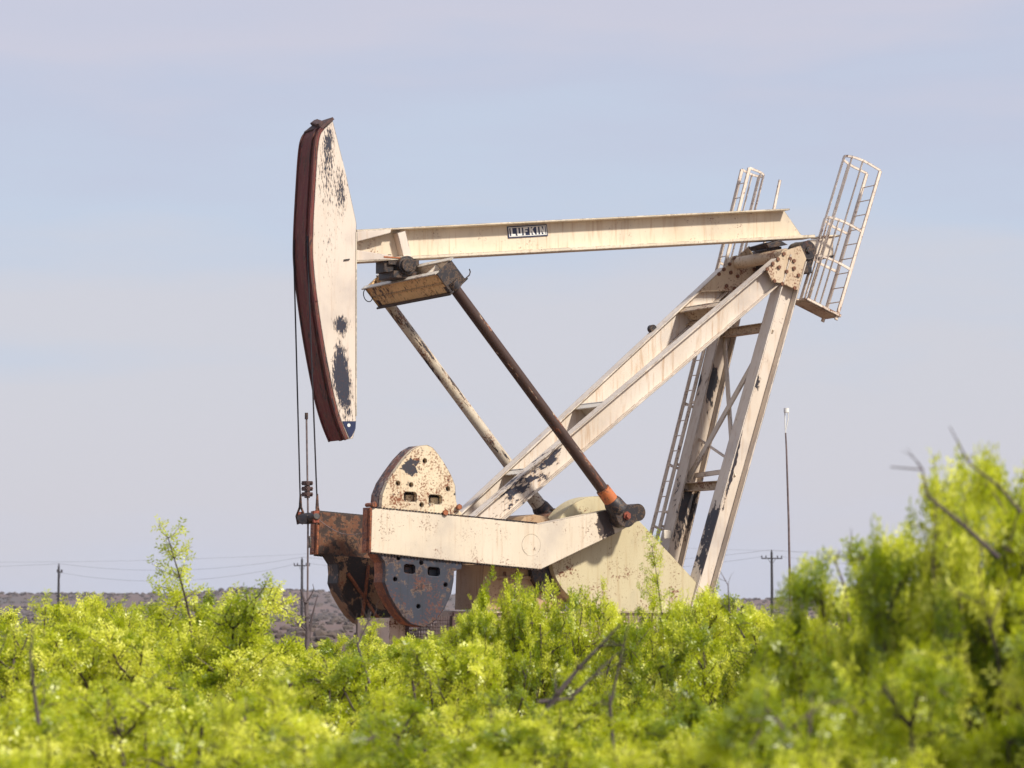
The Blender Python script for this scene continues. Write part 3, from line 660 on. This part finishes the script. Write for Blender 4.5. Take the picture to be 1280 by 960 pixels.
# ------------------------------------------------------------------ whip antenna, utility poles, wires
an = empty('antenna_pole', W(988, 790, 60)*1)
an.location.z = 0
tag(an, 'thin bare antenna pole with a wire loop at its top right of the pumpjack', 'pole')
o_ = an.location
def AL(x, y): return W(x, y, 60)-o_
m = MB(); m.tube([Vector((0, 0, 0)), AL(988, 760), AL(985.8, 650), AL(983, 560), AL(982, 541)], [.028, .026, .022, .018, .016], 8); m.build('pole', M_steel, an)
m = MB(); m.tube([AL(982, 541), AL(981.3, 530), AL(981, 513)], .011, 6); m.tube([AL(982, 538), AL(984, 530), AL(985.6, 522), AL(985, 512)], .010, 6); m.build('wire_loop', M_letter, an)
m = MB(); m.cyl(AL(983, 513), (0, 0, 1), .055, .09, 12); m.build('cap', M_letter, an)
M_wood = plain('weathered_pole_wood', (.028, .022, .022), .9, .4, 3)
def upole(px, top, dist, armpx, lab, rot=0):
    p = W(px, top, dist); h = p.z; e = empty('utility_pole', (p.x, p.y, 0), rot); tag(e, lab, 'utility pole', 'utility poles on the plain')
    m = MB(); m.tube([(0, 0, 0), (0.02, 0, h*.5), (0, 0, h)], [.22, .19, .15], 8); m.build('pole', M_wood, e)
    k = FPX/dist; hw = armpx/k
    m = MB(); m.bar((-hw, -.15, h-8/k), (hw, -.15, h-8/k), .12, .16, (0, 1, 0)); m.bar((-hw*.4, -.15, h-8/k), (0, -.15, h-16/k), .05, .05); m.bar((hw*.4, -.15, h-8/k), (0, -.15, h-16/k), .05, .05); m.build('crossarm', M_wood, e)
    for x in (-hw*.95, -hw*.55, 0, hw*.55, hw*.95):
        m = MB(); z = h if x == 0 else h-8/k+.08; m.tube([(x, -.15 if x else 0, z), (x, -.15 if x else 0, z+.18), (x, -.15 if x else 0, z+.3)], [.05, .1, .06], 6); m.build('insulator', M_wood, e)
    return e, p
p1, a1p = upole(964.5, 690, 400, 13, 'dark utility pole with crossarm right of the pumpjack rear leg')
p2, a2p = upole(377.5, 699, 420, 10, 'dark utility pole with crossarm behind the hanging polished rod')
p3, a3p = upole(73.5, 707, 440, 11, 'dark utility pole seen edge on at the left above the scrub', R(82))
M_wire = plain('power_wire', (.26, .26, .29), .6, .1)
def wire(a, b_, sag, lab):
    m = MB(); m.tube([a+(b_-a)*t+Vector((0, 0, -sag*4*t*(1-t))) for t in np.linspace(0, 1, 25)], .018, 4)
    c = (a+b_)/2; m.v = [tuple(Vector(q)-c) for q in m.v]
    o = m.build('power_line', M_wire); o.location = c; tag(o, lab, 'power line', 'power lines between the far poles')
R4 = W(1500, 688, 400); L0_ = W(-250, 700, 460)
wire(a3p+Vector((0, 0, .3)), a2p+Vector((0, 0, .3)), 1.4, 'faint topmost power line between the left pole and the pole behind the rod')
wire(a3p+Vector((0, .6, -1)), a2p+Vector((-1, 0, -.7)), 1.8, 'faint lower power line between the left pole and the pole behind the rod')
wire(a2p+Vector((0, 0, .3)), a1p+Vector((0, 0, .3)), 1.8, 'faint topmost power line passing behind the pumpjack')
wire(a2p+Vector((1, 0, -.6)), a1p+Vector((-1.2, 0, -.6)), 2.2, 'faint lower power line passing behind the pumpjack')
wire(a1p+Vector((0, 0, .3)), R4+Vector((0, 0, .8)), 1.6, 'faint topmost power line running right from the right pole')
wire(a1p+Vector((1.3, 0, -.6)), R4+Vector((1, 0, -.6)), 2.0, 'faint lower power line running right from the right pole')
wire(a3p+Vector((0, 0, .3)), L0_, .8, 'faint power line leaving the left pole towards the left edge')
wire(W(-300, 696, 520), W(700, 668, 520), 2.5, 'pale high power line crossing the sky left of the pumpjack')
wire(W(700, 676, 520), W(1600, 668, 520), 2.5, 'pale high power line crossing the sky right of the pumpjack')

# ------------------------------------------------------------------ ground and hills
def ground_mat():
    m, N, L, b = mat_new('dry_soil'); tc = N.new('ShaderNodeTexCoord').outputs['Object']
    f = nz(N, L, tc, .05, 8, .6); g = nz(N, L, tc, .6, 6, .7); h_ = nz(N, L, tc, .012, 5, .6, (3, 3, 0), (1, .4, 1))
    c = mixc(N, L, step(N, L, f, .5, .15), (.125, .068, .052), (.17, .10, .078))
    c = mixc(N, L, step(N, L, g, .55, .08), c, (.07, .058, .046)); c = mixc(N, L, step(N, L, h_, .56, .08), c, (.08, .065, .055))
    L.new(c, b.inputs['Base Color']); b.inputs['Roughness'].default_value = .95
    return m
M_soil = ground_mat()
m = MB(); xs = [-2500, -1200, -600, -150, -40, 0, 40, 150, 600, 1200, 2500]; ys = [-60, 0, 30, 60, 120, 300, 800, 2000, 3000]
vs = [(x, y, 0) for y in ys for x in xs]; nx = len(xs)
m.add(vs, [(j*nx+i, j*nx+i+1, (j+1)*nx+i+1, (j+1)*nx+i) for j in range(len(ys)-1) for i in range(nx-1)])
tag(m.build('ground', M_soil), kind='structure')
def hillh(x, y):
    px = 640+x/1500*FPX
    prof = np.interp(px, [-2500, -900, 0, 150, 250, 330, 500, 800, 900, 1050, 1300, 2600], [15, 12, 10.8, 10.8, 11.5, 13.6, 11, 8.2, 8.2, 8.8, 10, 12])
    f = min(1, max(0, (y-1120)/330)); f = f*f*(3-2*f)
    return f*(prof+1.2*noise.noise(Vector((x*.02, y*.006, 3)))+.6*noise.noise(Vector((x*.07, y*.02, 5))))-.3
m = MB(); xs = np.linspace(-1500, 1500, 301); ys = np.linspace(1100, 1900, 21)
m.add([(x, y, hillh(x, y)) for y in ys for x in xs], [(j*301+i, j*301+i+1, (j+1)*301+i+1, (j+1)*301+i) for j in range(20) for i in range(300)], True)
tag(m.build('hills', M_soil, None, False), kind='structure')
hz = MB(); hz.box((-2510, -70, -1), (2510, 3010, 17)); hzo = hz.build('haze', [])
hm = bpy.data.materials.new('haze_air'); hm.use_nodes = True; hn = hm.node_tree.nodes; hn.remove(hn['Principled BSDF'])
pv = hn.new('ShaderNodeVolumePrincipled'); pv.inputs['Density'].default_value = .00011; pv.inputs['Color'].default_value = (.82, .86, 1, 1)
hm.node_tree.links.new(pv.outputs[0], hn['Material Output'].inputs['Volume']); hzo.data.materials.append(hm); tag(hzo, 'pale haze in the air over the plain', 'haze', kind='stuff')
# far scrub
m = MB(); ico = bmesh.new(); bmesh.ops.create_icosphere(ico, subdivisions=1, radius=1); iv = np.array([v.co for v in ico.verts]); jf = [[v.index for v in f.verts] for f in ico.faces]; ico.free()
for k in range(5200):
    if k < 2600: y = random.uniform(1150, 1520); x = random.uniform(-.19, .19)*y
    else: y = 75*math.exp(random.uniform(0, 2.75)); x = random.uniform(-.24, .24)*y
    z = max(0, hillh(x, y)) if y > 1100 else 0
    r_ = random.uniform(.3, .8)*(1.4 if y > 600 else .8)
    q = iv*(1+rng.uniform(-.35, .35, (len(iv), 1)))*np.array([r_*1.3, r_*1.3, r_*.75])+np.array([x, y, z+r_*.3])
    m.add(q.tolist(), jf)
def scrub_mat():
    m, N, L, b = mat_new('far_scrub'); tc = N.new('ShaderNodeTexCoord').outputs['Object']
    f = nz(N, L, tc, .15, 3, .6)
    L.new(mixc(N, L, step(N, L, f, .5, .12), (.06, .046, .038), (.10, .072, .055)), b.inputs['Base Color']); b.inputs['Roughness'].default_value = .95
    return m
tag(m.build('scrub', scrub_mat(), None, False), 'dull brown and grey green scrub dotted over the far plain and low hills', 'scrub', kind='stuff')

# ------------------------------------------------------------------ mesquite bushes
def leaf_mat(name, c0, c1, c2):
    m, N, L, b = mat_new(name)
    at = N.new('ShaderNodeAttribute'); at.attribute_name = 'tone'; oi = N.new('ShaderNodeObjectInfo')
    t = mth(N, L, 'ADD', at.outputs['Fac'], mth(N, L, 'MULTIPLY', mth(N, L, 'SUBTRACT', oi.outputs['Random'], .5), .35))
    cr = N.new('ShaderNodeValToRGB'); e = cr.color_ramp.elements; e[0].position = 0; e[0].color = (*c0, 1); e[1].position = 1; e[1].color = (*c2, 1)
    x = e.new(.5); x.color = (*c1, 1); L.new(t, cr.inputs[0])
    L.new(cr.outputs[0], b.inputs['Base Color']); b.inputs['Roughness'].default_value = .40; b.inputs['Specular IOR Level'].default_value = .9
    tr = N.new('ShaderNodeBsdfTranslucent'); L.new(mixc(N, L, .5, cr.outputs[0], (.78, .88, .008)), tr.inputs[0])
    mx = N.new('ShaderNodeMixShader'); mx.inputs[0].default_value = .40; L.new(b.outputs[0], mx.inputs[1]); L.new(tr.outputs[0], mx.inputs[2])
    L.new(mx.outputs[0], N['Material Output'].inputs[0]); return m
M_leaf = leaf_mat('mesquite_leaf', (.13, .20, .005), (.53, .58, .006), (.90, .88, .12))
M_bark = plain('mesquite_bark', (.075, .055, .045), .9, .4, 12)
M_dead = plain('bare_grey_twig', (.10, .075, .075), .9, .3, 12)
def unit(v): return v/np.maximum(np.linalg.norm(v, axis=-1, keepdims=True), 1e-6)
def grow(p, d, L_, n, wob, lift, rg):
    pts = [p]; d = unit(d); stp = L_/n
    for k in range(n):
        d = unit(d+rg.normal(0, wob, 3)+np.array([0, 0, lift])); pts.append(pts[-1]+d*stp)
    return pts
def mesh_leaves(name, pos, d, tone, rg, ll=.042, lw=.019, rl=.075, pairs=3):
    n = len(pos); s = unit(np.cross(d, rg.normal(0, 1, (n, 3)))); V = []
    for j in range(pairs):
        for sg in (-1, 1):
            base = pos+d*(rl*(.15+.85*j/(pairs-1)))[..., None] if np.ndim(rl) else pos+d*(rl*(.15+.85*j/(pairs-1)))
            tip = base+(s*sg*.85+d*.45+rg.normal(0, .18, (n, 3)))*ll
            mid = (base+tip)/2; V.append(np.stack([base, mid+d*lw/2, tip, mid-d*lw/2], 1))
    V = np.stack(V, 1).reshape(-1, 3); nf = len(V)//4
    me = bpy.data.meshes.new(name); me.vertices.add(len(V)); me.vertices.foreach_set('co', V.astype(np.float32).ravel())
    me.loops.add(nf*4); me.loops.foreach_set('vertex_index', np.arange(nf*4, dtype=np.int32))
    me.polygons.add(nf); me.polygons.foreach_set('loop_start', np.arange(0, nf*4, 4, dtype=np.int32)); me.polygons.foreach_set('loop_total', np.full(nf, 4, dtype=np.int32))
    at = me.attributes.new('tone', 'FLOAT', 'FACE'); at.data.foreach_set('value', np.repeat(tone, pairs*2).astype(np.float32))
    me.update(); me.validate(); me.materials.append(M_leaf); return me
def bush_meshes(seed, H=2.3, Rr=1.3, nst=11, nbr=7, ntw=8, twl=.27, leader=None, dens=.033):
    rg = np.random.default_rng(seed); wood = MB(); lp_, ld, lt = [], [], []
    def add_leafy(pts, tone):
        P_ = np.array(pts)
        for a, b in zip(P_[:-1], P_[1:]):
            k = max(1, int(np.linalg.norm(b-a)/dens)); 
            for i in range(k):
                q = a+(b-a)*(i+rg.random())/k
                for _ in range(2):
                    lp_.append(q); ld.append(rg.normal(0, .75, 3)+unit(b-a)*.3); lt.append(tone+rg.normal(0, .17))
    for s in range(nst):
        az = 2*math.pi*(s+rg.random()*.7)/nst; tilt = rg.uniform(.12, .85) if s else .05
        hh_ = H*rg.uniform(.72, 1.0)
        d = np.array([math.cos(az)*math.sin(tilt), math.sin(az)*math.sin(tilt), math.cos(tilt)])
        Ls = min(hh_/max(.3, math.cos(tilt)), Rr/max(.05, math.sin(tilt)))*.95
        st_ = grow(np.array([math.cos(az)*.12, math.sin(az)*.12, -.05]), d, Ls, 8, .10, .03, rg)
        wood.tube(st_, [.034*(1-.09*i) for i in range(9)], 5, False)
        for b in range(nbr):
            i = int(min(8, 2+6.9*rg.random()**.6)); az2 = rg.uniform(0, 2*math.pi); dd = np.array([math.cos(az2), math.sin(az2), rg.uniform(-.05, 1.0)])
            br = grow(st_[i], dd+unit(st_[i]-st_[i-1])*.5, rg.uniform(.35, .75)*(1.1-.05*i), 5, .18, .06, rg)
            wood.tube(br, [.015, .013, .011, .009, .007, .004], 4, False)
            tb = rg.choice([rg.uniform(0, .3), rg.uniform(.3, .7), rg.uniform(.7, 1)])
            for t in range(ntw):
                j = int(rg.integers(1, 6)); dt = rg.normal(0, .7, 3)+unit(br[j]-br[j-1])*.6+np.array([0, 0, .35])
                tw = grow(br[j], dt, rg.uniform(.5, 1.15)*twl, 3, .15, .05, rg)
                wood.tube(tw, [.007, .006, .004, .003], 3, False); add_leafy(tw, tb+rg.normal(0, .07))
    if leader:
        for (lx, ly, lh) in leader:
            st_ = grow(np.array([lx, ly, H*.6]), np.array([rg.normal(0, .1), 0, 1]), lh+H*.38, 8, .10, .05, rg); wood.tube(st_, [.02*(1-.1*i) for i in range(9)], 5, False)
            for i in range(2, 9):
                for _ in range(3 if i > 5 else 2):
                    tw = grow(st_[i], rg.normal(0, .7, 3)+np.array([0, 0, .35]), rg.uniform(.12, .34), 3, .2, .05, rg); wood.tube(tw, [.006, .004, .003, .002], 3, False); add_leafy(tw, rg.uniform(.3, .8))
    if not leader:         # ease stray tips down onto a lumpy dome
        def ease(A):
            A = np.array(A, float); rr_ = np.hypot(A[:, 0], A[:, 1])/(Rr*1.25); az = np.arctan2(A[:, 1], A[:, 0])
            env = H*np.sqrt(np.clip(1-rr_**2, .12, 1))*(.93+.07*np.sin(az*3+seed)+.05*np.sin(az*7+rr_*9+seed))
            A[:, 2] = np.where(A[:, 2] > env, env+.28*(A[:, 2]-env), A[:, 2]); return A
        wood.v = [tuple(q) for q in ease(wood.v)]; lp_ = list(ease(lp_))
    me = bpy.data.meshes.new('branches'); me.from_pydata(wood.v, [], wood.f); me.materials.append(M_bark)
    lf = mesh_leaves('foliage', np.array(lp_), unit(np.array(ld)), np.array(lt), rg)
    return me, lf
PRO = [bush_meshes(100+i, 2.3, 1.25+.15*(i % 3), leader=[None, [(.05, 0, .75), (-.3, .1, .2)], None, [(-.4, .1, .35), (.4, 0, .45)], None, [(.1, .2, .3)]][i]) for i in range(6)]
PH = [float(np.percentile([v.co.z for v in p[1].vertices], 99.3)) if i in (1, 3, 5) else max(v.co.z for v in p[1].vertices) for i, p in enumerate(PRO)]
PRO.append(bush_meshes(200, 2.3, 1.6, nst=14, nbr=8, ntw=7)); PRO.append(bush_meshes(201, 2.3, 1.5, nst=14, nbr=8, ntw=7)); PH += [max(v.co.z for v in p[1].vertices) for p in PRO[6:]]
def tipof(me):
    v = max(me.vertices, key=lambda q: q.co.z).co; return v.x, v.y
TIP = [tipof(p[1]) if i < 6 else (0, 0) for i, p in enumerate(PRO)]
GRP = 'mesquite bushes in front of the pumpjack'
def bush(px, top, dist, width, k, lab, rz=None, dx=0):
    h = ZC+(HOR-top)/FPX*dist; x = (px-640)/FPX*dist
    rz = (0 if k in (1, 3) else random.uniform(0, 6.28)) if rz is None else rz
    tx = (TIP[k][0]*math.cos(rz)-TIP[k][1]*math.sin(rz))*width
    e = empty('mesquite_bush', (x+dx-tx, dist, 0), rz)
    sz = h/PH[k]; e.scale = (width, width, sz); tag(e, lab, 'bush', GRP)
    for nme, me in zip(('branches', 'foliage'), PRO[k]):
        o = bpy.data.objects.new(nme, me); COL.objects.link(o); o.parent = e
    return e
# px, top row, distance, width factor, prototype, label
B = [
 # far row
 (20, 756, 40, 1.1, 0, 'low green bush at the left edge below the utility pole, in the back row'),
 (115, 742, 37, 1.0, 2, 'yellow green bush right of the leftmost utility pole, in the back row'),
 (345, 774, 38, .95, 4, 'low bush in the back row left of the polished rod'),
 (430, 790, 42, .8, 0, 'low sparse bush directly under the rusty far counterweight'),
 (520, 784, 40, .8, 2, 'small bush at the foot of the blue grey counterweight'),
 (722, 764, 31, .5, 7, 'bush below the olive belt guard, in the back row'),
 (905, 742, 33, .6, 7, 'bush covering the foot of the near rear leg'),
 (995, 758, 38, .95, 2, 'bush at the foot of the thin antenna pole'),
 (1075, 752, 36, 1.0, 4, 'bush between the antenna pole and the tall right hand thicket'),
 # middle row
 (200, 690, 28, 1.05, 1, 'large bush left of the pumpjack carrying the tallest leafy shoot'),
 (290, 760, 27, .8, 3, 'bush just right of the bush with the tallest leafy shoot'),
 (55, 774, 26, 1.0, 5, 'bright bush in the middle row at the left edge'),
 (140, 762, 25, .9, 2, 'middle row bush below and left of the tallest leafy shoot'),
 (395, 800, 27, 1.0, 2, 'middle row bush below the polished rod'),
 (480, 798, 29, .9, 5, 'middle row bush below the far counterweight'),
 (618, 706, 30, .62, 4, 'dense rounded green bush in front of the gear reducer'),
 (672, 735, 29.5, .5, 7, 'bush standing right of the dense rounded bush, before the gear reducer'),
 (556, 780, 31, .45, 0, 'bush on the left flank of the dense rounded bush'),
 (806, 700, 30, .6, 1, 'bush with an upright shoot in front of the olive belt guard'),
 (860, 732, 28, .6, 6, 'bush in front of the lower end of the belt guard and rear legs'),
 (945, 755, 27, .75, 6, 'middle row bush below the right utility pole'),
 (1040, 772, 26, .9, 0, 'middle row bush to the left of the tall right hand thicket'),
 (588, 742, 29.6, .5, 2, 'small dense bush on the left shoulder of the dense rounded bush'),
 (656, 736, 29.3, .5, 0, 'small dense bush on the right shoulder of the dense rounded bush'),
 (700, 742, 30.4, .45, 7, 'small dense bush left of the mesh fence section below the olive belt guard'),
 (255, 728, 29, .7, 7, 'rounded bush just right of the stem of the tallest leafy shoot'),
 (150, 738, 30, .7, 6, 'rounded bush just left of the stem of the tallest leafy shoot'),
 (612, 782, 25, .75, 2, 'bush hiding the foot of the dense rounded bush before the gear reducer'),
 # front row
 (-20, 830, 17, 1.0, 4, 'blurred foreground bush in the lower left corner'),
 (100, 848, 18, .9, 0, 'blurred foreground bush second from the lower left corner'),
 (230, 838, 19, .9, 4, 'blurred foreground bush below the tallest leafy shoot'),
 (350, 855, 18, .9, 3, 'blurred foreground bush below and left of the polished rod'),
 (480, 858, 18, .9, 0, 'blurred foreground bush below the blue grey counterweight'),
 (605, 865, 17, .85, 2, 'blurred foreground bush at the bottom centre'),
 (740, 862, 19, .8, 5, 'blurred foreground bush among bare grey branches right of the bottom centre'),
 (860, 850, 18, .85, 4, 'blurred foreground bush below the rear legs'),
 (965, 842, 17, .85, 0, 'blurred foreground bush below the right utility pole'),
 (60, 905, 12.5, .8, 2, 'nearest blurred bush at the bottom left'),
 (300, 915, 12.5, .8, 5, 'nearest blurred bush left of the bottom centre'),
 (545, 920, 13, .8, 4, 'nearest blurred bush at the bottom centre'),
 (790, 918, 12.5, .8, 0, 'nearest blurred bush right of the bottom centre'),
 # right hand thicket
 (1085, 692, 17, .5, 2, 'leftmost bush of the tall blurred thicket on the right'),
 (1155, 652, 16, .62, 6, 'middle bush of the tall blurred thicket on the right with bare branches above it'),
 (1340, 490, 14, .66, 7, 'tallest blurred bush at the right edge'),
 (1240, 578, 14.6, .5, 6, 'upright bush between the middle and the tallest bush of the right thicket'),
 (1278, 546, 14.2, .55, 6, 'leafy bush touching the right edge under the tallest blurred bush'),
 (775, 768, 31, .55, 4, 'low bush between the mesh fence and the bush with the upright shoot'),
 (1035, 800, 13, .7, 4, 'low near bush at the foot of the tall right thicket'),
 (1125, 735, 14.5, .45, 7, 'rounded near bush under the leftmost part of the right thicket'),
 (1170, 790, 12, .75, 0, 'nearest blurred bush in the lower right'),
 (1290, 720, 12, .7, 2, 'nearest blurred bush in the lower right corner'),
]
bushes = [bush(*b) for b in B]
def bare(parent_px, dist, pts, r0, name='bare_branch', parent=None, twigs=3, seed=1):
    rg = np.random.default_rng(seed); P3 = [np.array(W(x, y, dist)) for x, y in pts]
    P3 = [p+rg.normal(0, .02, 3) for p in P3]; n = len(P3); m = MB(); m.tube(P3, [r0*(1-.75*i/(n-1)) for i in range(n)], 6, False)
    for i in range(1, n):
        for _ in range(twigs if i < n-1 else 0):
            g = grow(P3[i], rg.normal(0, .7, 3)+unit(P3[i]-P3[i-1])*.6+np.array([0, 0, .3]), rg.uniform(.08, .28)*dist/20, 4, .25, .02, rg); m.tube(g, [r0*.35, r0*.28, r0*.2, r0*.14, r0*.08], 4, False)
    o = m.build(name, M_dead, None, False)
    if parent:
        mw = Matrix.LocRotScale(parent.location, parent.rotation_euler, parent.scale); o.parent = parent; o.matrix_parent_inverse = mw.inverted()
    return o
def find(s): return next(b for b in bushes if s in b['label'])
thick = find('middle bush of the tall')
bare(0, 13.4, [(1235, 700), (1212, 660), (1170, 615), (1135, 585), (1114, 578)], .012, parent=thick, twigs=2, seed=3)
bare(0, 13, [(1280, 650), (1245, 610), (1215, 570), (1186, 542)], .009, parent=find('tallest blurred bush at'), twigs=2, seed=4)
bare(0, 17, [(1065, 780), (1055, 735), (1046, 705), (1043, 682)], .010, parent=find('leftmost bush of the tall'), twigs=2, seed=5)
bare(0, 17, [(1080, 770), (1070, 720), (1060, 690), (1056, 672)], .009, parent=find('leftmost bush of the tall'), twigs=2, seed=6)
gr = find('among bare grey')
bare(0, 17.5, [(675, 900), (700, 865), (722, 835), (750, 812), (775, 780)], .020, parent=gr, twigs=3, seed=7)
bare(0, 17.6, [(680, 872), (715, 872), (745, 850), (768, 815)], .014, parent=gr, twigs=3, seed=8)
bare(0, 17.5, [(770, 930), (760, 880), (772, 830), (788, 790)], .012, parent=gr, twigs=3, seed=9)
bare(0, 36, [(386, 830), (384, 790), (380, 755), (377, 735)], .035, parent=find('left of the polished rod'), twigs=2, seed=10)
bare(0, 36, [(386, 800), (391, 770), (396, 745)], .02, parent=find('left of the polished rod'), twigs=2, seed=11)
bare(0, 16, [(48, 910), (38, 860), (42, 820), (36, 790)], .012, parent=find('second from the lower left'), twigs=3, seed=12)
bare(0, 26.5, [(925, 800), (912, 765), (905, 730), (898, 712)], .010, parent=find('in front of the lower end'), twigs=2, seed=13)
bare(0, 27, [(460, 850), (455, 810), (460, 780), (466, 762)], .014, parent=find('middle row bush below the far'), twigs=4, seed=14)
# grass and weeds between the bushes
gm = []; rg = np.random.default_rng(5); n = 9000
yy = rg.uniform(9, 52, n); xx = rg.uniform(-.22, .22, n)*yy
d = unit(rg.normal(0, .5, (n, 3))+np.array([0, 0, 1.2])); pos = np.stack([xx, yy, np.full(n, -.01)], 1)
gmesh = mesh_leaves('grass', pos, d, rg.uniform(0, .6, n), rg, .09, .02, .4, 5)
go = bpy.data.objects.new('grass', gmesh); COL.objects.link(go); tag(go, 'sparse green weeds growing between the bushes', 'grass', kind='stuff')
